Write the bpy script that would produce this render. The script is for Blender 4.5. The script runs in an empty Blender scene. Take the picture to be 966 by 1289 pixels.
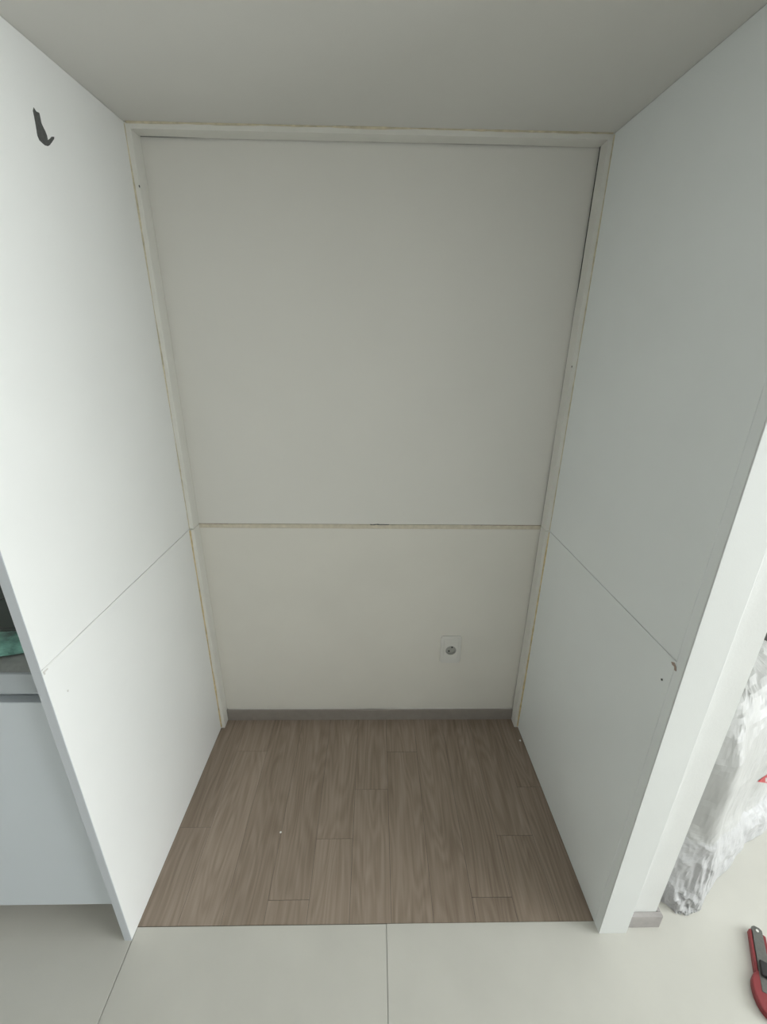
import bpy, bmesh, math, random
from mathutils import Vector, Matrix, noise

random.seed(7)
SC = bpy.context.scene
COL = SC.collection

# ------------------------------------------------------------------ camera
def rz(a): return Matrix.Rotation(a, 3, 'Z')
def rx(a): return Matrix.Rotation(a, 3, 'X')
def ry(a): return Matrix.Rotation(a, 3, 'Y')
FPX = 546.78
R = rz(-0.0213) @ rx(-0.3684) @ ry(-0.0138)          # columns: right, forward, up
right, fwd, up = R.col[0], R.col[1], R.col[2]
cam_d = bpy.data.cameras.new('camera')
cam_d.sensor_fit = 'HORIZONTAL'
cam_d.sensor_width = 36.0
cam_d.lens = 36.0 * FPX / 966.0
cam_d.clip_start = 0.02
cam = bpy.data.objects.new('camera', cam_d)
M = Matrix.Identity(4)
for i, c in enumerate((right, up, -fwd)):
    for j in range(3):
        M[j][i] = c[j]
M.translation = Vector((0.5604, -0.5949, 1.3033))
cam.matrix_world = M
COL.objects.link(cam)
SC.camera = cam

# ------------------------------------------------------------------ sky, window light, exposure
world = bpy.data.worlds.new('overcast_sky')
SC.world = world
world.use_nodes = True
bg = world.node_tree.nodes['Background']
bg.inputs['Color'].default_value = (0.96, 1.0, 1.0, 1)
bg.inputs['Strength'].default_value = 7.9
# window opening in the right-hand room wall (see wall_right): a light portal for the sky
WX, WY0, WY1, WZ0, WZ1 = 3.8, -1.95, 0.05, 0.0, 2.28
def portal(loc, direction, w, h):
    pl = bpy.data.lights.new('window_portal', 'AREA')
    pl.shape = 'RECTANGLE'
    pl.size, pl.size_y = w, h
    pl.cycles.is_portal = True
    po = bpy.data.objects.new('window_portal', pl)
    po.location = loc
    po.rotation_euler = Vector(direction).to_track_quat('-Z', 'Z').to_euler()
    COL.objects.link(po)
portal((WX + 0.035, (WY0 + WY1) / 2, (WZ0 + WZ1) / 2), (-1, 0, 0), WY1 - WY0, WZ1 - WZ0)
vs = SC.view_settings
vs.view_transform = 'Standard'
vs.look = 'None'
vs.exposure = 0.0
vs.gamma = 1.0
vs.use_curve_mapping = False

# ------------------------------------------------------------------ materials
def mat(name, col, rough=0.5, var=0.0, vscale=8.0, bump=0.0, bscale=300.0, spec=0.5, trans=None, alpha=None):
    m = bpy.data.materials.new(name)
    m.use_nodes = True
    nt = m.node_tree
    b = nt.nodes['Principled BSDF']
    b.inputs['Roughness'].default_value = rough
    b.inputs['Specular IOR Level'].default_value = spec
    b.inputs['Base Color'].default_value = (*col, 1)
    if var or bump:
        tc = nt.nodes.new('ShaderNodeTexCoord')
    if var:
        n = nt.nodes.new('ShaderNodeTexNoise')
        n.inputs['Scale'].default_value = vscale
        n.inputs['Detail'].default_value = 5
        nt.links.new(tc.outputs['Object'], n.inputs['Vector'])
        r = nt.nodes.new('ShaderNodeValToRGB')
        r.color_ramp.elements[0].position = 0.3
        r.color_ramp.elements[1].position = 0.7
        r.color_ramp.elements[0].color = (*[c * (1 - var) for c in col], 1)
        r.color_ramp.elements[1].color = (*[min(1, c * (1 + var)) for c in col], 1)
        nt.links.new(n.outputs['Fac'], r.inputs['Fac'])
        nt.links.new(r.outputs['Color'], b.inputs['Base Color'])
    if bump:
        n2 = nt.nodes.new('ShaderNodeTexNoise')
        n2.inputs['Scale'].default_value = bscale
        n2.inputs['Detail'].default_value = 3
        nt.links.new(tc.outputs['Object'], n2.inputs['Vector'])
        bp = nt.nodes.new('ShaderNodeBump')
        bp.inputs['Strength'].default_value = bump
        bp.inputs['Distance'].default_value = 0.002
        nt.links.new(n2.outputs['Fac'], bp.inputs['Height'])
        nt.links.new(bp.outputs['Normal'], b.inputs['Normal'])
    if trans:
        b.inputs['Transmission Weight'].default_value = trans
    return m

def wood_mat():
    m = bpy.data.materials.new('grey_oak')
    m.use_nodes = True
    nt = m.node_tree
    L = nt.links.new
    b = nt.nodes['Principled BSDF']
    tc = nt.nodes.new('ShaderNodeTexCoord')
    oi = nt.nodes.new('ShaderNodeObjectInfo')
    # shift the grain per plank
    mul = nt.nodes.new('ShaderNodeVectorMath'); mul.operation = 'SCALE'
    mul.inputs[0].default_value = (7.3, 13.1, 3.7)
    L(oi.outputs['Random'], mul.inputs['Scale'])
    add = nt.nodes.new('ShaderNodeVectorMath'); add.operation = 'ADD'
    L(tc.outputs['Object'], add.inputs[0]); L(mul.outputs[0], add.inputs[1])
    # fine fibres
    mp = nt.nodes.new('ShaderNodeMapping'); mp.inputs['Scale'].default_value = (160, 5, 1)
    L(add.outputs[0], mp.inputs['Vector'])
    n1 = nt.nodes.new('ShaderNodeTexNoise'); n1.inputs['Scale'].default_value = 1.0; n1.inputs['Detail'].default_value = 6
    L(mp.outputs[0], n1.inputs['Vector'])
    # cathedral figure: contour lines of a stretched noise
    mp2 = nt.nodes.new('ShaderNodeMapping'); mp2.inputs['Scale'].default_value = (13, 1.7, 1)
    L(add.outputs[0], mp2.inputs['Vector'])
    n2 = nt.nodes.new('ShaderNodeTexNoise'); n2.inputs['Scale'].default_value = 1.0; n2.inputs['Detail'].default_value = 2.5
    n2.inputs['Roughness'].default_value = 0.4
    L(mp2.outputs[0], n2.inputs['Vector'])
    m1 = nt.nodes.new('ShaderNodeMath'); m1.operation = 'MULTIPLY'; m1.inputs[1].default_value = 95
    L(n2.outputs['Fac'], m1.inputs[0])
    m2 = nt.nodes.new('ShaderNodeMath'); m2.operation = 'SINE'
    L(m1.outputs[0], m2.inputs[0])
    # broad tone along the plank
    n3 = nt.nodes.new('ShaderNodeTexNoise'); n3.inputs['Scale'].default_value = 1.0; n3.inputs['Detail'].default_value = 2
    mp3 = nt.nodes.new('ShaderNodeMapping'); mp3.inputs['Scale'].default_value = (22, 2.2, 1)
    L(add.outputs[0], mp3.inputs['Vector']); L(mp3.outputs[0], n3.inputs['Vector'])
    # combine
    def ma(a, op, bval):
        k = nt.nodes.new('ShaderNodeMath'); k.operation = op
        for i, v in enumerate((a, bval)):
            if isinstance(v, (int, float)): k.inputs[i].default_value = v
            else: L(v, k.inputs[i])
        return k.outputs[0]
    s = ma(ma(n1.outputs['Fac'], 'SUBTRACT', 0.5), 'MULTIPLY', 1.0)
    s = ma(s, 'ADD', ma(m2.outputs[0], 'MULTIPLY', 0.12))
    s = ma(s, 'ADD', ma(ma(n3.outputs['Fac'], 'SUBTRACT', 0.5), 'MULTIPLY', 0.7))
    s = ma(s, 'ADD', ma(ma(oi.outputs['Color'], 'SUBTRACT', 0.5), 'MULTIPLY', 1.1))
    s = ma(s, 'ADD', 0.5)
    r = nt.nodes.new('ShaderNodeValToRGB')
    r.color_ramp.elements[0].color = (0.205, 0.155, 0.115, 1)
    r.color_ramp.elements[1].color = (0.405, 0.325, 0.262, 1)
    L(s, r.inputs['Fac'])
    L(r.outputs['Color'], b.inputs['Base Color'])
    b.inputs['Roughness'].default_value = 0.42
    bp = nt.nodes.new('ShaderNodeBump'); bp.inputs['Strength'].default_value = 0.12; bp.inputs['Distance'].default_value = 0.001
    L(n1.outputs['Fac'], bp.inputs['Height']); L(bp.outputs['Normal'], b.inputs['Normal'])
    return m

MT = {
    'panel': mat('white_melamine', (0.87, 0.88, 0.87), 0.38, 0.012, 5, 0.03, 700),
    'panel_r': mat('cool_white_melamine', (0.885, 0.92, 0.915), 0.38, 0.012, 5, 0.03, 700),
    'strip': mat('ivory_strip', (0.80, 0.79, 0.74), 0.45, 0.02, 20, 0.03, 400),
    'backup': mat('white_wall_board', (0.775, 0.76, 0.715), 0.55, 0.012, 4, 0.05, 250),
    'backlow': mat('cream_wall_board', (0.785, 0.762, 0.70), 0.55, 0.02, 5, 0.05, 250),
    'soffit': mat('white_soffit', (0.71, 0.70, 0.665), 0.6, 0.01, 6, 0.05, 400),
    'plaster': mat('white_plaster', (0.88, 0.88, 0.86), 0.7, 0.02, 6, 0.08, 350),
    'stub': mat('white_wallpaper', (0.75, 0.755, 0.74), 0.6, 0.015, 10, 0.12, 220),
    'edge': mat('white_edge_board', (0.77, 0.785, 0.775), 0.45, 0.01, 6, 0.06, 350),
    'band': mat('blue_grey_edge_band', (0.60, 0.63, 0.67), 0.4, 0.01, 6),
    'glue': mat('aged_glue', (0.66, 0.54, 0.31), 0.45, 0.2, 60),
    'glue_pale': mat('pale_glue', (0.64, 0.58, 0.43), 0.5, 0.2, 60),
    'filler': mat('beige_filler', (0.66, 0.605, 0.49), 0.6, 0.1, 70, 0.2, 500),
    'seam': mat('seam_filler', (0.62, 0.61, 0.58), 0.8, 0.12, 40),
    'tear': mat('grey_tear', (0.085, 0.088, 0.085), 0.8, 0.2, 200),
    'chip': mat('brown_chip', (0.42, 0.32, 0.27), 0.8, 0.35, 500),
    'base': mat('taupe_baseboard', (0.30, 0.27, 0.245), 0.5, 0.06, 40, 0.03, 300),
    'base_r': mat('grey_baseboard', (0.40, 0.375, 0.365), 0.5, 0.08, 60),
    'caulk': mat('white_caulk', (0.78, 0.77, 0.72), 0.5),
    'tile': mat('stone_tile', (0.625, 0.613, 0.562), 0.42, 0.035, 6, 0.05, 260),
    'grout': mat('grey_grout', (0.54, 0.535, 0.505), 0.9),
    'raw': mat('raw_concrete', (0.09, 0.085, 0.078), 0.9, 0.2, 30),
    'rawboard': mat('raw_board_edge', (0.12, 0.10, 0.08), 0.9, 0.2, 60),
    'sub': mat('screed', (0.30, 0.29, 0.27), 0.9),
    'wood': wood_mat(),
    'plate': mat('white_plastic', (0.76, 0.75, 0.71), 0.35),
    'socket': mat('grey_plastic', (0.42, 0.415, 0.39), 0.4),
    'black': mat('black_plastic', (0.02, 0.02, 0.022), 0.4),
    'cab': mat('pale_grey_cabinet', (0.68, 0.73, 0.775), 0.4, 0.01, 6, 0.02, 300),
    'counter': mat('grey_worktop', (0.33, 0.35, 0.34), 0.35, 0.08, 120),
    'counter_edge': mat('pale_worktop_edge', (0.45, 0.49, 0.52), 0.4),
    'groove': mat('groove_metal', (0.22, 0.235, 0.24), 0.4),
    'cook': mat('dark_green_glass', (0.012, 0.034, 0.026), 0.12),
    'teal': mat('teal_film', (0.15, 0.33, 0.28), 0.3, 0.6, 40),
    'sack': mat('grey_white_plastic', (0.45, 0.45, 0.44), 0.42, 0.05, 9),
    'sack_white': mat('white_crumpled_plastic', (0.47, 0.47, 0.475), 0.38, 0.03, 14),
    'red': mat('red_plastic', (0.24, 0.028, 0.033), 0.45),
    'redprint': mat('red_print', (0.42, 0.004, 0.014), 0.4),
    'steel': mat('grey_metal', (0.16, 0.16, 0.15), 0.38, 0.1, 200),
    'crate': mat('dark_brown_case', (0.035, 0.032, 0.028), 0.5),
    'frame': mat('window_frame', (0.75, 0.75, 0.74), 0.4),
    'crumb': mat('plaster_crumb', (0.85, 0.85, 0.83), 0.8),
}
MT['steel'].node_tree.nodes['Principled BSDF'].inputs['Metallic'].default_value = 0.6

# ------------------------------------------------------------------ helpers
def link(name, me, m, parent=None):
    o = bpy.data.objects.new(name, me)
    if m and not me.materials:
        me.materials.append(MT[m] if isinstance(m, str) else m)
    COL.objects.link(o)
    if parent is not None:
        o.parent = parent
    return o

def empty(name, loc=(0, 0, 0), rotz=0.0):
    o = bpy.data.objects.new(name, None)
    o.empty_display_size = 0.05
    o.location = loc
    o.rotation_euler = (0, 0, rotz)
    COL.objects.link(o)
    return o

def tag(o, label, cat, group=None):
    o['label'] = label
    o['category'] = cat
    if group: o['group'] = group
    return o

def struct(o):
    o['kind'] = 'structure'
    return o

def prism_mesh(name, quad, z0, z1, bev=0.0, seg=1):
    """extrude a ccw polygon in plan between two heights"""
    bm = bmesh.new()
    lo = [bm.verts.new((x, y, z0)) for x, y in quad]
    hi = [bm.verts.new((x, y, z1)) for x, y in quad]
    n = len(quad)
    bm.faces.new(lo[::-1]); bm.faces.new(hi)
    for i in range(n):
        bm.faces.new((lo[i], lo[(i + 1) % n], hi[(i + 1) % n], hi[i]))
    bmesh.ops.recalc_face_normals(bm, faces=bm.faces)
    if bev:
        bmesh.ops.bevel(bm, geom=list(bm.edges), offset=bev, segments=seg, affect='EDGES', profile=0.5)
    me = bpy.data.meshes.new(name)
    bm.to_mesh(me); bm.free()
    return me

def box(name, x0, x1, y0, y1, z0, z1, m, parent=None, bev=0.0, seg=1):
    return link(name, prism_mesh(name, [(x0, y0), (x1, y0), (x1, y1), (x0, y1)], z0, z1, bev, seg), m, parent)

def bm_obj(name, bm, m, parent=None, smooth=False):
    me = bpy.data.meshes.new(name)
    bmesh.ops.recalc_face_normals(bm, faces=bm.faces)
    if smooth:
        for f in bm.faces: f.smooth = True
    bm.to_mesh(me); bm.free()
    return link(name, me, m, parent)

def bead(name, p0, p1, rad, m, parent, amp=0.5, seed=0.0, n=120, sides=6, freq=9.0):
    """an uneven hand-laid bead between two points"""
    p0, p1 = Vector(p0), Vector(p1)
    d = (p1 - p0).normalized()
    a = d.orthogonal().normalized(); b = d.cross(a)
    bm = bmesh.new(); rings = []
    for i in range(n + 1):
        t = i / n
        r = rad * max(0.12, 1 + amp * 2 * noise.noise(Vector((t * freq, seed, 0.3))) + amp * noise.noise(Vector((t * freq * 5, seed, 4.0))))
        c = p0.lerp(p1, t)
        rings.append([bm.verts.new(c + a * r * math.cos(2 * math.pi * k / sides) + b * r * math.sin(2 * math.pi * k / sides)) for k in range(sides)])
    for i in range(n):
        for k in range(sides):
            bm.faces.new((rings[i][k], rings[i][(k + 1) % sides], rings[i + 1][(k + 1) % sides], rings[i + 1][k]))
    bm.faces.new(rings[0][::-1]); bm.faces.new(rings[-1])
    return bm_obj(name, bm, m, parent, True)

def disc(name, c, axis, r, h, m, parent, n=20, bev=0.0):
    bm = bmesh.new()
    bmesh.ops.create_cone(bm, cap_ends=True, segments=n, radius1=r, radius2=r, depth=h)
    q = Vector((0, 0, 1)).rotation_difference(Vector(axis))
    bmesh.ops.transform(bm, matrix=Matrix.Translation(Vector(c)) @ q.to_matrix().to_4x4(), verts=bm.verts)
    return bm_obj(name, bm, m, parent)

# ------------------------------------------------------------------ key dimensions
D, B, H, S = 0.6011, 0.6446, 1.7485, 0.7824     # strip front, back wall, niche height, seam height
T = 0.0125                                       # strip thickness
Y0 = 0.0245                                      # where tile meets plank
RC = 2.32                                        # room ceiling
def xl(y): return 0.0088 * y / D
def xr(y): return 1.1 - 0.0106 * y / D
WR = 1.243                                       # right face of the stub wall
YB = 1.9                                         # far wall of the room on the right

# ------------------------------------------------------------------ floor
floor = struct(box('floor', -2.4, WX, -3.4, YB, -0.06, -0.012, 'sub'))
gr = struct(box('floor_grout', -2.4, WX, -3.4, YB, -0.012, -0.0035, 'grout', floor))
del gr['kind']; gr.name = 'grout_bed'
# the grout bed must not cover the plank area: planks sit on it, tops just below the tiles
TP, GAP = 0.5940, 0.0015
xs = [-3 * TP - 1.188, -2 * TP - 0.594, -TP - 0.594, 0.0, TP, 3 * TP, 5 * TP, 7 * TP]
ys = [-0.25 + 0.6 * k for k in range(-6, 5)]
tile_cache = {}
def tile(x0, x1, y0, y1):
    w, d = round(x1 - x0 - GAP, 4), round(y1 - y0 - GAP, 4)
    if w < 0.02 or d < 0.02: return
    key = (w, d)
    if key not in tile_cache:
        tile_cache[key] = prism_mesh('tile', [(0, 0), (w, 0), (w, d), (0, d)], -0.010, 0.0, 0.0006)
    o = link('tile', tile_cache[key], 'tile', floor)
    o.location = (x0 + GAP / 2, y0 + GAP / 2, 0)
for i in range(len(xs) - 1):
    for j in range(len(ys) - 1):
        x0, x1, y0, y1 = max(xs[i], -2.4), min(xs[i + 1], WX), max(ys[j], -3.4), min(ys[j + 1], YB)
        if x1 - x0 < 0.02 or y1 - y0 < 0.02: continue
        inniche = x0 >= -0.01 and x1 <= 1.8
        if inniche:
            if x1 > 1.2 and y1 > Y0:      # this tile runs on past the stub wall: cut it round the niche
                if y0 > Y0:
                    tile(1.1195, x1, y0, y1)
                else:
                    g = GAP / 2
                    pts = [(x0 + g, y0 + g), (x1 - g, y0 + g), (x1 - g, y1 - g), (1.1195, y1 - g), (1.1195, Y0), (x0 + g, Y0)]
                    link('tile', prism_mesh('tile', pts, -0.010, 0.0, 0.0006), 'tile', floor)
                continue
            if y0 > Y0: continue
            if y1 > Y0: y1 = Y0
        if y0 > 0.9 and x1 < 1.2: continue
        tile(x0, x1, y0, y1)

# planks
box('plank_underlay', -0.008, 1.108, Y0 + 0.0005, 0.655, -0.0034, -0.0030, 'raw', floor)
PW = 0.1028
TONE = [0.56, 0.66, 0.52, 0.62, 0.66, 0.62, 0.60, 0.46, 0.47, 0.38, 0.42]     # planks differ in stain; right-hand ones also darkened to paint in shade
ends = {0: [.255], 1: [.5055], 2: [], 3: [.076], 4: [.220], 5: [.3655], 6: [.4995], 7: [], 8: [.077], 9: [.225], 10: [.37]}
for c in range(11):
    x0 = max(-0.0097 + PW * c, -0.004); x1 = min(-0.0097 + PW * (c + 1), 1.104)
    yy = [Y0 + 0.0012] + ends[c] + [0.652]
    for a, b in zip(yy[:-1], yy[1:]):
        me = prism_mesh('plank', [(0, 0), (x1 - x0 - 0.0008, 0), (x1 - x0 - 0.0008, b - a - 0.0010), (0, b - a - 0.0010)], -0.009, -0.0022)
        o = link('plank', me, 'wood', floor)
        o.location = (x0, a, 0)
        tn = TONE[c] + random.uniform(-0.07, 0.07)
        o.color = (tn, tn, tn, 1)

# ------------------------------------------------------------------ room shell
wk = struct(box('wall_kitchen', -2.4, -0.0305, 0.664, 0.76, -0.012, RC, 'plaster'))
wb = struct(box('wall_back', -0.03, 1.118, 0.664, 0.76, -0.012, RC, 'raw'))  # slab coloured dark so the gaps round the boards read as shade
# two boards of the niche back, with the filled joint between them
box('upper_board', -0.03, xr(D) - T + 0.0012, B, 0.6635, S + 0.0015, H - T + 0.0012, 'backup', wb)
box('lower_board', -0.03, xr(D) - T + 0.0012, B, 0.664, 0.0, S - 0.0135, 'backlow', wb)
def wavy_band(name, x0, x1, zc, h, y, depth, m, parent, amp, seed, n=140):
    bm = bmesh.new(); rows = []
    for i in range(n + 1):
        x = x0 + (x1 - x0) * i / n
        zt = zc + h / 2 + amp * noise.noise(Vector((x * 22, seed, 0)))
        zb = zc - h / 2 + amp * 1.5 * noise.noise(Vector((x * 13, seed + 9, 0)))
        yf = y - depth * (1 + 0.5 * noise.noise(Vector((x * 30, seed + 3, 1))))
        rows.append([bm.verts.new(v) for v in ((x, y, zb), (x, yf, zb + 0.0015), (x, yf, zt - 0.001), (x, y, zt), (x, y + 0.019, zt), (x, y + 0.019, zb))])
    for i in range(n):
        for k in range(6):
            bm.faces.new((rows[i][k], rows[i][(k + 1) % 6], rows[i + 1][(k + 1) % 6], rows[i + 1][k]))
    bm.faces.new(rows[0]); bm.faces.new(rows[-1][::-1])
    return bm_obj(name, bm, m, parent)
wavy_band('joint_filler', 0.012, 1.088, S - 0.0065, 0.0135, B, 0.0006, 'filler', wb, 0.0012, 2.0)
# dark crack along the top of the filler, open widest near the middle
def crack(name, x0, x1, z, h, y, m, parent, seed, n=24, tilt=0.0):
    bm = bmesh.new(); rows = []
    for i in range(n + 1):
        t = i / n; x = x0 + (x1 - x0) * t
        hh = h * math.sin(math.pi * min(1, max(0, t))) ** 0.6 * (0.6 + 0.8 * abs(noise.noise(Vector((t * 6, seed, 0)))))
        zz = z + tilt * t + h * 0.5 * noise.noise(Vector((t * 4, seed, 7)))
        rows.append([bm.verts.new(v) for v in ((x, y - 0.0011, zz - hh / 2), (x, y - 0.0011, zz + hh / 2), (x, y + 0.003, zz + hh / 2), (x, y + 0.003, zz - hh / 2))])
    for i in range(n):
        for k in range(4):
            bm.faces.new((rows[i][k], rows[i][(k + 1) % 4], rows[i + 1][(k + 1) % 4], rows[i + 1][k]))
    bm.faces.new(rows[0]); bm.faces.new(rows[-1][::-1])
    return bm_obj(name, bm, m, parent)
crack('crack', 0.545, 0.605, S + 0.0005, 0.0035, B, 'tear', wb, 1.0)
crack('crack', 0.86, 1.08, S + 0.0005, 0.0018, B, 'chip', wb, 5.0)
crack('crack', 0.02, 0.11, S + 0.0005, 0.0016, B, 'chip', wb, 8.0)

# stub wall on the right of the niche
ws = struct(box('wall_stub', 1.1185, WR, 0.021, 0.76, -0.012, RC, 'stub', bev=0.002))
wbr = struct(box('wall_far', -2.4, WX, YB, YB + 0.08, -0.012, RC, 'plaster'))
wl = struct(box('wall_left', -2.5, -2.4, -3.5, YB, -0.012, RC, 'plaster'))
wrear = struct(box('wall_rear', -2.5, WX + 0.06, -3.5, -3.4, -0.012, RC, 'plaster'))
# right-hand wall with the window opening
wr = empty('wall_right'); struct(wr)
box('wall_segment', WX, WX + 0.06, -3.4, WY0, -0.012, RC, 'plaster', wr)
box('wall_segment', WX, WX + 0.06, WY1, YB + 0.08, -0.012, RC, 'plaster', wr)
box('wall_segment', WX, WX + 0.06, WY0, WY1, WZ1, RC, 'plaster', wr)
win = empty('window_1', (WX + 0.03, 0, 0)); struct(win)
for a, b, c, d in ((WY0, WY0 + .03, WZ0, WZ1), (WY1 - .03, WY1, WZ0, WZ1), (WY0 + .03, WY1 - .03, WZ0, WZ0 + .03), (WY0 + .03, WY1 - .03, WZ1 - .03, WZ1)):
    o = box('window_frame', -0.015, 0.015, a, b, c, d, 'frame', win)
mid = (WY0 + WY1) / 2
box('mullion', -0.015, 0.015, mid - .015, mid + .015, WZ0 + .03, WZ1 - .03, 'frame', win)
ceil_room = struct(box('ceiling', -2.5, WX + 0.06, -3.5, YB + 0.08, RC, RC + 0.08, 'plaster'))
# lowered ceiling of the niche: underside of the bulkhead above it
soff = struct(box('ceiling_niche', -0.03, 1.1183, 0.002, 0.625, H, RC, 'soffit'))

# ------------------------------------------------------------------ white side panels
ZB = 0.0
def side_panel_left(z0, z1):
    return prism_mesh('side_panel', [(-0.0165, 0.0), (xl(0), 0.0), (xl(D), D - 0.0004), (-0.0165, D - 0.0004)], z0, z1, 0.0006)
pul = tag(link('side_panel', side_panel_left(S + 0.0007, H - 0.0005), 'panel'),
          'upper white side panel on the left with a dark grey torn mark', 'panel')
pll = tag(link('side_panel', side_panel_left(0.0, S - 0.0007), 'panel'),
          'lower white side panel on the left, between the floor and the seam', 'panel')
for o, z0, z1 in ((pul, S + 0.0001, H - 0.0005), (pll, 0.0, S - 0.0001)):
    box('edge_band', -0.0165, 0.0, -0.0012, -0.0001, z0, z1, 'band', o)
YJ = 0.0225
def side_panel_right(z0, z1):
    return prism_mesh('side_panel', [(xr(YJ), YJ), (1.118, YJ), (1.118, D - 0.0004), (xr(D), D - 0.0004)], z0, z1, 0.0006)
pur = tag(link('side_panel', side_panel_right(S + 0.0007, H - 0.0005), 'panel_r'),
          'upper grey-white side panel on the right of the niche', 'panel')
plr = tag(link('side_panel', side_panel_right(0.0, S - 0.0007), 'panel_r'),
          'lower grey-white side panel on the right with a small brown chip at the seam', 'panel')
# dark backing seen in the hairline seams
box('seam_backing', -0.0155, -0.0006, 0.004, D - 0.002, S - 0.0007, S + 0.0007, 'seam', pul)
box('seam_backing', xr(0) + 0.0008 + 0.004, 1.117, YJ + 0.003, D - 0.002, S - 0.0007, S + 0.0007, 'seam', pur)

# torn mark on the upper left panel (outline measured on the panel plane)
def flat_poly_x(name, pts, x, th, m, parent):
    """closed outline in the y-z plane, extruded by th along +x"""
    bm = bmesh.new()
    a = [bm.verts.new((x(y) - 0.001, y, z)) for y, z in pts]
    b = [bm.verts.new((x(y) + th, y, z)) for y, z in pts]
    bm.faces.new(a[::-1]); bm.faces.new(b)
    n = len(pts)
    for i in range(n):
        bm.faces.new((a[i], a[(i + 1) % n], b[(i + 1) % n], b[i]))
    return bm_obj(name, bm, m, parent)

def ray(u, v):
    return (right * ((u - 483) / FPX) + fwd - up * ((v - 644.5) / FPX))
CAMP = Vector((0.5604, -0.5949, 1.3033))
def on(u, v, ax, val):
    """where the line of sight through a measured point of the photo meets an axis plane of the room"""
    d = ray(u, v); t = (val - CAMP[ax]) / d[ax]
    return CAMP + d * t
TEAR = [(42.2, 135), (45.5, 140.2), (49.2, 142), (50.4, 147), (52, 155), (54.5, 160.5), (57, 165.5), (59, 171), (60, 176.5),
        (62.5, 174.5), (64.5, 172), (67.8, 172.2), (67.6, 175), (65, 179), (62.5, 182.5), (60, 184), (56.5, 183), (53, 180), (49.5, 176.5), (47, 170.5), (45.8, 163), (44.3, 154), (42.8, 146), (41.4, 139.5)]
flat_poly_x('torn_mark', [on(u, v, 0, 0.0045)[1:3] for u, v in TEAR][::-1], xl, 0.0003, 'tear', pul)
# chips at the front ends of the seams
CH = [(846, 833), (850, 834), (852, 840), (852, 845), (849.5, 843.5), (849.5, 839), (847, 836.5)]
flat_poly_x('chip', [on(u, v, 0, 1.0995)[1:3] for u, v in CH], lambda y: xr(y), -0.0004, 'chip', plr)
flat_poly_x('chip', [on(u, v, 0, 1.0995)[1:3] for u, v in [(833, 854), (835, 854.6), (834.8, 857), (833.4, 856.5)]], lambda y: xr(y), -0.0004, 'tear', plr)
for pts in ([(54, 846), (60, 841), (60.8, 842), (57, 846), (57.5, 849), (55.8, 849.5)], [(84.5, 869), (86.2, 868), (86, 870.8), (84.8, 871)]):
    flat_poly_x('scuff', [on(u, v, 0, 0.0005)[1:3] for u, v in pts][::-1], xl, 0.0003, 'seam', pll)

# front board closing the end of the right panel
fb = struct(box('trim_1', 1.1001, 1.1665, 0.0, 0.003, 0.0, RC - 0.001, 'edge', bev=0.0008, seg=2))
box('board_core', 1.1, 1.1665, 0.0031, YJ - 0.0005, 0.0, RC - 0.001, 'panel_r', fb)

# ------------------------------------------------------------------ strips round the back of the niche
GR = lambda z: max(0.0006, 0.0036 + 0.0040 * min(1, max(0, (z - 1.40) / 0.06)) + 0.0016 * noise.noise(Vector((z * 5, 3, 0))))
def strip_right(z0, z1, n):
    bm = bmesh.new(); rows = []
    for i in range(n + 1):
        z = z0 + (z1 - z0) * i / n
        g = GR(z)
        xi = xr(D) - T
        rows.append([bm.verts.new(v) for v in ((xi, D, z), (xr(D) + 0.012, D, z), (xr(D) + 0.012, B - g - 0.006, z), (xi + 0.003, B - g, z), (xi, B - g, z))])
    for i in range(n):
        for k in range(5):
            bm.faces.new((rows[i][k], rows[i][(k + 1) % 5], rows[i + 1][(k + 1) % 5], rows[i + 1][k]))
    bm.faces.new(rows[0]); bm.faces.new(rows[-1][::-1])
    return bm
def strip_left(z0, z1):
    return prism_mesh('trim', [(xl(D) - 0.012, D), (xl(D) + T, D), (xl(D) + T, B - 0.0003), (xl(D) - 0.012, B - 0.0003)], z0, z1, 0.0008)
def darken_back(o):
    o.data.materials.append(MT['rawboard'])       # wall-side edge coloured dark, painting shade into the gap
    for p in o.data.polygons:
        if p.normal.y > 0.6: p.material_index = 1
t2 = struct(link('trim_2', strip_left(-0.002, S - 0.0008), 'strip'))
t3 = struct(link('trim_3', strip_left(S + 0.0008, H - 0.001), 'strip'))
t4 = struct(bm_obj('trim_4', strip_right(-0.002, S - 0.0008, 30), 'strip')); darken_back(t4)
t5 = struct(bm_obj('trim_5', strip_right(S + 0.0008, H - 0.001, 60), 'strip')); darken_back(t5)
# top strip with an uneven gap to the back wall
bm = bmesh.new(); rows = []
n = 80
for i in range(n + 1):
    x = xl(D) + T + 0.0004 + (xr(D) - xl(D) - 2 * T - 0.0008) * i / n
    g = 0.0042 + 0.0042 * noise.noise(Vector((x * 5, 1.5, 0))) + 0.0008 * noise.noise(Vector((x * 23, 2.5, 0)))
    g = max(0.0008, g)
    rows.append([bm.verts.new(v) for v in ((x, D, H - T), (x, B - g, H - T), (x, B - g - 0.004, H - 0.001), (x, D, H - 0.001))])
for i in range(n):
    for k in range(4):
        bm.faces.new((rows[i][k], rows[i][(k + 1) % 4], rows[i + 1][(k + 1) % 4], rows[i + 1][k]))
bm.faces.new(rows[0]); bm.faces.new(rows[-1][::-1])
t6 = struct(bm_obj('trim_6', bm, 'strip')); darken_back(t6)

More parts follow.
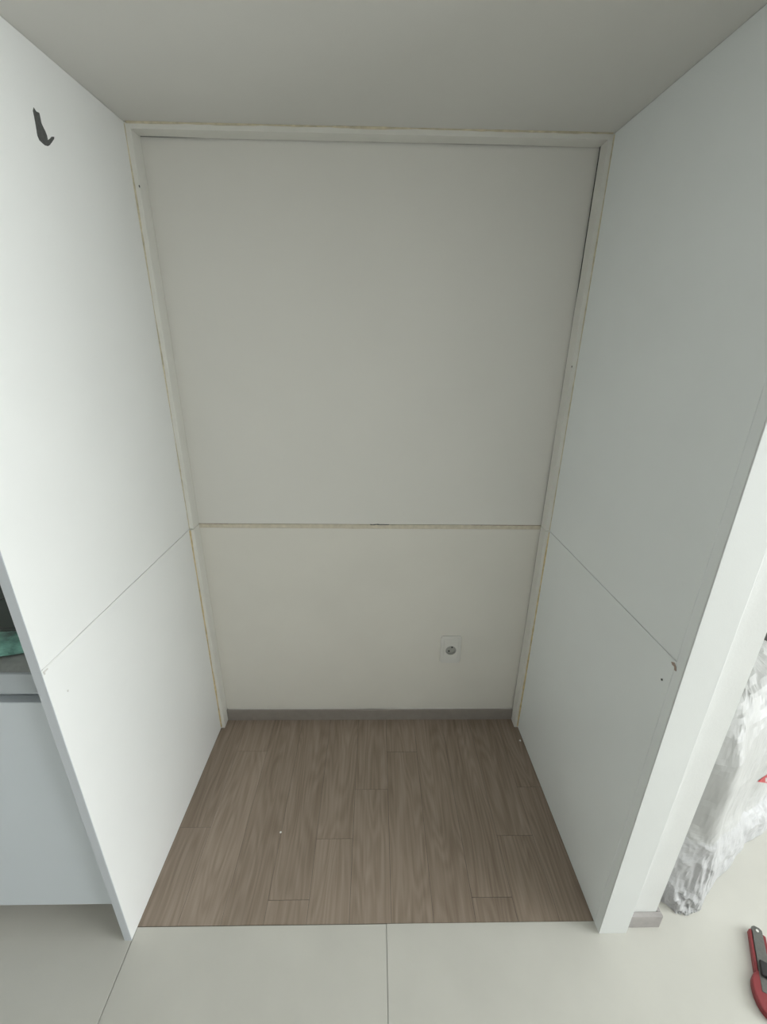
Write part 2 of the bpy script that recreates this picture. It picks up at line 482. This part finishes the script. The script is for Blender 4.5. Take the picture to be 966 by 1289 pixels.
# glue beads in the corners between panels and strips
bead('glue_bead', (xl(D) + 0.0006, D - 0.0006, 0.004), (xl(D) + 0.0006, D - 0.0006, S - 0.003), 0.0025, 'glue', t2, 0.4, 1.0)
bead('glue_bead', (xl(D) + 0.0006, D - 0.0006, S + 0.003), (xl(D) + 0.0006, D - 0.0006, H - 0.004), 0.0015, 'glue_pale', t3, 0.6, 2.0)
bead('glue_bead', (xr(D) - 0.0006, D - 0.0006, 0.004), (xr(D) - 0.0006, D - 0.0006, S - 0.003), 0.0026, 'glue', t4, 0.45, 3.0)
bead('glue_bead', (xr(D) - 0.0006, D - 0.0006, S + 0.003), (xr(D) - 0.0006, D - 0.0006, H - 0.004), 0.0015, 'glue_pale', t5, 0.6, 4.0)
bead('glue_bead', (xl(D) + 0.004, D - 0.0006, H - 0.0010), (xr(D) - 0.004, D - 0.0006, H - 0.0010), 0.0021, 'glue_pale', t6, 0.5, 5.0)
# nail holes
c = on(175.5, 234.5, 0, xl(D) + T); disc('nail_hole', (c.x + 0.0001, c.y, c.z), (1, 0, 0), 0.0026, 0.0006, 'black', t3, 10)
c = on(720.3, 461.5, 0, xr(D) - T); disc('nail_hole', (c.x - 0.0001, c.y, c.z), (1, 0, 0), 0.0024, 0.0006, 'black', t5, 10)

# ------------------------------------------------------------------ baseboards
bb = struct(box('baseboard_back', xl(D) + T + 0.0004, xr(D) - T - 0.0004, B - 0.009, B - 0.0002, -0.0025, 0.046, 'base', bev=0.0012))
bead('caulk_line', (xl(D) + T + 0.002, B - 0.003, 0.0464), (xr(D) - T - 0.002, B - 0.003, 0.0464), 0.0016, 'caulk', bb, 0.3, 6.0)
bbs = empty('baseboard_right'); struct(bbs)
box('front_piece', 1.1675, WR + 0.0095, 0.0105, 0.0208, 0.0, 0.043, 'base_r', bbs, bev=0.0008)
box('return_piece', WR + 0.0005, WR + 0.0095, 0.0212, 0.76, 0.0, 0.043, 'base_r', bbs, bev=0.0008)

# ------------------------------------------------------------------ wall socket
cx, cz = 0.8275, 0.3135
sk = tag(empty('wall_socket', (cx, B, cz)), 'white rectangular wall socket low on the back wall', 'socket')
def rrect(w, h, r, n=5):
    pts = []
    for sx, sz, a0 in ((1, 1, 0), (-1, 1, 90), (-1, -1, 180), (1, -1, 270)):
        for k in range(n + 1):
            a = math.radians(a0 + 90 * k / n)
            pts.append((sx * (w / 2 - r) + r * math.cos(a), sz * (h / 2 - r) + r * math.sin(a)))
    return pts
def rring(w, h, r, n=44):
    """rounded rectangle sampled by even angles, so that it can be bridged to a circle"""
    pts = []
    for k in range(n):
        a = 2 * math.pi * (k + 0.5) / n
        c, q = math.cos(a), math.sin(a)
        t = min(w / 2 / max(abs(c), 1e-6), h / 2 / max(abs(q), 1e-6))
        x, z = t * c, t * q
        ex, ez = abs(x) - (w / 2 - r), abs(z) - (h / 2 - r)
        if ex > 0 and ez > 0:
            L2 = math.hypot(ex, ez)
            x = math.copysign(w / 2 - r + ex * r / L2, x); z = math.copysign(h / 2 - r + ez * r / L2, z)
        pts.append((x, z))
    return pts
def plate(name, w, h, r, yb, yf, hole, m, parent, bev=0.0012):
    """rounded plate facing -y, optionally with a round hole"""
    bm = bmesh.new()
    P = rring(w, h, r)
    N = len(P)
    def ring(pts, y): return [bm.verts.new((x, y, z)) for x, z in pts]
    inner = rring(w - 2 * bev, h - 2 * bev, max(r - bev, 0.0005))
    o1, o2, o3 = ring(P, yb), ring(P, yf + bev), ring(inner, yf)
    for A, Bq in ((o1, o2), (o2, o3)):
        for i in range(N):
            bm.faces.new((A[i], A[(i + 1) % N], Bq[(i + 1) % N], Bq[i]))
    if hole:
        h1 = []
        for k in range(N):
            a = 2 * math.pi * (k + 0.5) / N
            h1.append((hole * math.cos(a), hole * math.sin(a)))
        h_f, h_b = ring(h1, yf), ring(h1, yb)
        for A, Bq in ((o3, h_f), (h_f, h_b)):
            for i in range(N):
                bm.faces.new((A[i], A[(i + 1) % N], Bq[(i + 1) % N], Bq[i]))
    else:
        bm.faces.new(o3)
    return bm_obj(name, bm, m, parent)
plate('outer_plate', 0.0715, 0.1125, 0.004, -0.0001, -0.006, 0.0205, 'plate', sk)
plate('cover', 0.052, 0.096, 0.003, -0.0058, -0.009, 0.0185, 'plate', sk)
# round well with floor, pin holes and earth clips
bm = bmesh.new(); N = 28; prof = [(0.0185, -0.0088), (0.0175, -0.0088), (0.0165, -0.003), (0.0165, -0.0012), (0.0, -0.0012)]
rings = [[bm.verts.new((r * math.cos(2 * math.pi * k / N), y, r * math.sin(2 * math.pi * k / N))) for k in range(N)] for r, y in prof[:-1]]
ctr = bm.verts.new((0, prof[-1][1], 0))
for a, b in zip(rings[:-1], rings[1:]):
    for k in range(N): bm.faces.new((a[k], a[(k + 1) % N], b[(k + 1) % N], b[k]))
for k in range(N): bm.faces.new((rings[-1][k], rings[-1][(k + 1) % N], ctr))
well = bm_obj('socket_well', bm, 'socket', sk)
ang = math.radians(58)
for s in (-1, 1):
    disc('pin_hole', (s * 0.0095 * math.cos(ang), -0.0014, s * 0.0095 * math.sin(ang)), (0, 1, 0), 0.0033, 0.0008, 'black', well, 14)
    e = box('earth_clip', -0.0025, 0.0025, -0.004, -0.0012, -0.0010, 0.0010, 'socket', well)
    e.location = (s * 0.0155 * math.sin(ang), 0, -s * 0.0155 * math.cos(ang)); e.rotation_euler = (0, -ang, 0)

# ------------------------------------------------------------------ kitchen run on the left
kc = tag(empty('base_cabinet', (-0.36, 0.02, 0)), 'pale blue-grey kitchen base cabinet left of the white panel', 'cabinet')
XR = -0.018 + 0.36
box('body', -1.24, XR, 0.021, 0.60, 0.10, 0.70, 'cab', kc)
for dx0, dx1 in ((-1.24, -0.7885), (-0.7865, -0.3215), (-0.3185, XR - 0.0015)):
    box('door', dx0, dx1, 0.0, 0.0195, 0.098, 0.694, 'cab', kc, bev=0.0012)
box('finger_groove', -1.24, XR, 0.020, 0.05, 0.7005, 0.7195, 'groove', kc)
box('plinth', -1.24, XR, 0.055, 0.072, 0.0005, 0.099, 'base', kc)
wt = tag(empty('worktop', (-0.9, 0.01, 0.72)), 'grey kitchen worktop with a pale front edge', 'worktop')
box('slab', -0.7, 0.8815, 0.0105, 0.63, 0.0, 0.043, 'counter', wt)
box('front_edge', -0.7, 0.8815, 0.004, 0.0100, 0.0, 0.0432, 'counter_edge', wt, bev=0.0008)
ck = tag(empty('cooktop', (-0.31, 0.348, 0.7632)), 'dark glass cooktop set on the kitchen worktop', 'cooktop')
bm = bmesh.new()
P = rrect(0.56, 0.47, 0.012)
lo = [bm.verts.new((x, y, 0)) for x, y in P]; hi = [bm.verts.new((x, y, 0.006)) for x, y in P]
bm.faces.new(lo[::-1]); bm.faces.new(hi)
for i in range(len(P)): bm.faces.new((lo[i], lo[(i + 1) % len(P)], hi[(i + 1) % len(P)], hi[i]))
bm_obj('glass', bm, 'cook', ck)
for px, py, r in ((-0.14, 0.08, 0.09), (0.14, 0.08, 0.075), (-0.14, -0.12, 0.075), (0.14, -0.12, 0.09)):
    bm = bmesh.new(); N = 40
    a = [[bm.verts.new(((px + rr * math.cos(2 * math.pi * k / N)), py + rr * math.sin(2 * math.pi * k / N), z)) for k in range(N)] for rr, z in ((r, 0.0061), (r + 0.002, 0.0063), (r + 0.004, 0.0061))]
    for A, Bq in zip(a[:-1], a[1:]):
        for k in range(N): bm.faces.new((A[k], A[(k + 1) % N], Bq[(k + 1) % N], Bq[k]))
    bm_obj('heating_ring', bm, 'black', ck)

def crumple(name, nx, ny, f, m, thick=0.0006, parent=None):
    """open crumpled sheet from a parametric surface"""
    bm = bmesh.new()
    g = [[bm.verts.new(f(i / nx, j / ny)) for j in range(ny + 1)] for i in range(nx + 1)]
    for i in range(nx):
        for j in range(ny):
            bm.faces.new((g[i][j], g[i + 1][j], g[i + 1][j + 1], g[i][j + 1]))
    o = bm_obj(name, bm, m, parent)
    if thick:
        md = o.modifiers.new('thickness', 'SOLIDIFY'); md.thickness = thick
    return o
def ridged(p, s):
    v = 0.0; a = 1.0
    for k in range(4):
        v += a * (1 - 2 * abs(noise.noise(p * s))); s *= 2.1; a *= 0.5
    return v
# teal film bag lying on the worktop
def tealf(u, v):
    a = 2 * math.pi * u
    rad = (0.02 + 0.98 * math.sin(math.pi * min(1, v * 0.5 + 0.5))) if v > 0 else 1.0
    r = (1 - v * v) ** 0.5 if v < 1 else 0.0
    x = 0.11 * r * math.cos(a); y = 0.026 * r * math.sin(a); z = 0.02 * v
    k = 0.011 * ridged(Vector((x, y, z)), 22) * (1 - 0.2 * v)
    nrm = Vector((math.cos(a), math.sin(a), 0.6))
    p = Vector((x, y, z)) + nrm * k * 0.5
    p.z = max(0.0008, p.z)
    return p
tb = crumple('plastic_bag', 72, 20, tealf, 'teal')
tag(tb, 'crumpled teal plastic bag lying on the kitchen worktop', 'bag')
tb.location = (-0.155, 0.083, 0.7635)
tb.rotation_euler = (0, 0, 0.1)

# ------------------------------------------------------------------ plastic sack beside the stub wall
FOOT = [(1.283, 0.062), (1.324, 0.040), (1.368, 0.040), (1.428, 0.080), (1.56, 0.152), (1.72, 0.240), (1.82, 0.36), (1.84, 0.55), (1.72, 0.68), (1.5, 0.72), (1.34, 0.66), (1.275, 0.5), (1.272, 0.25), (1.274, 0.12)]
def footpt(u):
    n = len(FOOT); t = (u % 1.0) * n; i = int(t); f = t - i
    p0, p1, p2, p3 = (Vector(FOOT[(i + k - 1) % n]) for k in range(4))
    return 0.5 * ((2 * p1) + (p2 - p0) * f + (2 * p0 - 5 * p1 + 4 * p2 - p3) * f * f + (3 * p1 - p0 - 3 * p2 + p3) * f ** 3)
CEN = Vector((1.56, 0.42))
PROF = [(0.0, 0.0), (0.0, 0.012), (0.03, 0.04), (0.065, 0.085), (0.10, 0.12), (0.125, 0.135), (0.14, 0.19), (0.155, 0.36), (0.18, 0.50), (0.26, 0.60), (0.40, 0.66), (0.70, 0.70), (0.97, 0.715)]
def prof(v):
    t = v * (len(PROF) - 1); i = min(int(t), len(PROF) - 2); f = t - i
    a, b = PROF[i], PROF[i + 1]
    return a[0] + (b[0] - a[0]) * f, 0.75 * (a[1] + (b[1] - a[1]) * f)
def sackpt(u, v):
    ins, z = prof(v)
    b = footpt(u)
    q14 = (u % 1.0) * 14
    if q14 > 9: q14 -= 14
    hs = 0.75 + 1.05 * max(0.0, min(1.0, (4.8 - q14) / 2.4)) * max(0.0, min(1.0, (q14 + 4) / 2))   # the hem stands taller at the near corner
    z0, zt = 0.101, 0.536
    z = z * hs if z <= z0 else z0 * hs + (z - z0) * (zt - z0 * hs) / (zt - z0)
    near = max(0.0, 1 - abs(q14 - 1.0) / 2.2) * max(0.0, 1 - z / 0.09)
    q = b.lerp(CEN, min(ins, 0.99) * (1.0 if ins > 0.3 else 1.0))
    out = (b - CEN).normalized()
    P3 = Vector((q.x, q.y, z))
    hem = max(0, 1 - abs(z - 0.055 * hs) / (0.06 * hs))
    k = 0.009 * ridged(P3 + Vector((3, 1, 0)), 8) * (0.5 + 0.9 * hem) + 0.016 * noise.noise(P3 * 6) + near * 0.02 * (ridged(P3 * 1.0 + Vector((0, 0, 7)), 24) - 0.6)
    k += 0.004 * (1 - 2 * abs(noise.noise(Vector((u * 40, z * 14, 2.0))))) * hem
    k = min(k, 0.02)
    q = q + out * (k - 0.012)
    q.x = max(q.x, 1.262)
    return Vector((q.x, q.y, max(0.0006, z + 0.006 * ridged(P3, 14) * (1 if z > 0.02 else 0))))
sack = tag(empty('plastic_sack', (0, 0, 0)), 'big crumpled white plastic sack standing behind the white wall end', 'sack')
crumple('sack_body', 220, 40, lambda u, v: sackpt(u, 0.40 + 0.60 * v), 'sack', 0.0, sack)
crumple('sack_hem', 260, 34, lambda u, v: sackpt(u, 0.415 * v), 'sack_white', 0.0, sack)
# red print on the sack, a thin patch lying on its surface
from mathutils.bvhtree import BVHTree
_body = [c for c in sack.children if c.name.startswith('sack_body')][0]
_bvh = BVHTree.FromPolygons([v.co.copy() for v in _body.data.vertices], [tuple(p.vertices) for p in _body.data.polygons])
bm = bmesh.new(); rows = []
for i in range(9):
    t = i / 8
    row = []
    for j in range(7):
        f = j / 6
        u0 = 954 + 26 * t; v0 = (984 - 20 * t) * (1 - f) + (984 + 4 * t) * f
        h, nrm, _, _ = _bvh.ray_cast(CAMP, ray(u0, v0).normalized())
        if h is not None: row.append(h + (CAMP - h).normalized() * 0.006)
    if len(row) == 7 and (not rows or (row[3] - prev).length < 0.2):
        prev = row[3]; rows.append([bm.verts.new(q) for q in row])
for a, b in zip(rows[:-1], rows[1:]):
    for j in range(6): bm.faces.new((a[j], a[j + 1], b[j + 1], b[j]))
bm_obj('red_print', bm, 'redprint', sack)
# ------------------------------------------------------------------ dark case behind the sack
cs = tag(empty('tool_case', (1.95, 1.05, 0)), 'dark brown case just visible behind the plastic sack', 'case')
box('case_shell', -0.3, 0.3, -0.15, 0.15, 0.0, 0.42, 'crate', cs, bev=0.015, seg=2)
box('case_lid', -0.3, 0.3, -0.15, 0.15, 0.424, 0.52, 'crate', cs, bev=0.015, seg=2)
box('case_handle', -0.07, 0.07, -0.02, 0.02, 0.5205, 0.55, 'black', cs, bev=0.008, seg=2)

# ------------------------------------------------------------------ utility knife on the floor
tip = on(952, 1168, 2, 0.012); low = on(963.5, 1232, 2, 0.012)
ax = Vector((low.x - tip.x, low.y - tip.y, 0)).normalized()
kn = tag(empty('utility_knife', (tip.x, tip.y, 0.0), math.atan2(ax.y, ax.x)), 'red and grey utility knife lying on the tiles at the right edge', 'knife')
def outline_plate(name, pts, z0, z1, m, parent, bev=0.001):
    o = link(name, prism_mesh(name, pts, z0, z1, bev, 2), m, parent)
    return o
outline_plate('metal_sleeve', [(0.004, -0.010), (0.0, -0.005), (0.0, 0.005), (0.004, 0.010), (0.135, 0.011), (0.135, -0.011)], 0.004, 0.017, 'steel', kn)
outline_plate('red_rail', [(0.012, -0.016), (0.010, -0.0105), (0.10, -0.0115), (0.10, -0.017)], 0.0005, 0.015, 'red', kn)
outline_plate('red_rail', [(0.012, 0.016), (0.10, 0.017), (0.10, 0.0115), (0.010, 0.0105)], 0.0005, 0.015, 'red', kn)
grip = []
for k in range(28):
    a = 2 * math.pi * k / 28
    grip.append((0.128 + 0.048 * math.cos(a) * (1.0 if math.cos(a) > 0 else 0.75), 0.027 * math.sin(a)))
outline_plate('grip', grip, 0.0005, 0.016, 'red', kn, 0.003)
outline_plate('slider', [(0.075, -0.008), (0.105, -0.008), (0.105, 0.008), (0.075, 0.008)], 0.0171, 0.024, 'black', kn, 0.002)
disc('lanyard_hole', (0.009, 0, 0.0172), (0, 0, 1), 0.003, 0.0008, 'plate', kn, 14)

# ------------------------------------------------------------------ crumbs on the planks
def crumb(u, v, r, lab):
    c = on(u, v, 2, -0.0025)
    bm = bmesh.new()
    bmesh.ops.create_icosphere(bm, subdivisions=2, radius=r)
    for vv in bm.verts:
        vv.co *= 1 + 0.35 * noise.noise(vv.co * 400 + Vector((u, v, 0)))
        vv.co.z = max(vv.co.z * 0.7, -0.4 * r)
    o = bm_obj('plaster_crumb', bm, 'crumb')
    o.location = (c.x, c.y, -0.0025 + 0.4 * r)
    tag(o, lab, 'crumb')
crumb(353.5, 1048, 0.0026, 'tiny white plaster crumb in the middle of the planks')
crumb(655, 932.5, 0.0034, 'white plaster crumb on the planks by the right panel')
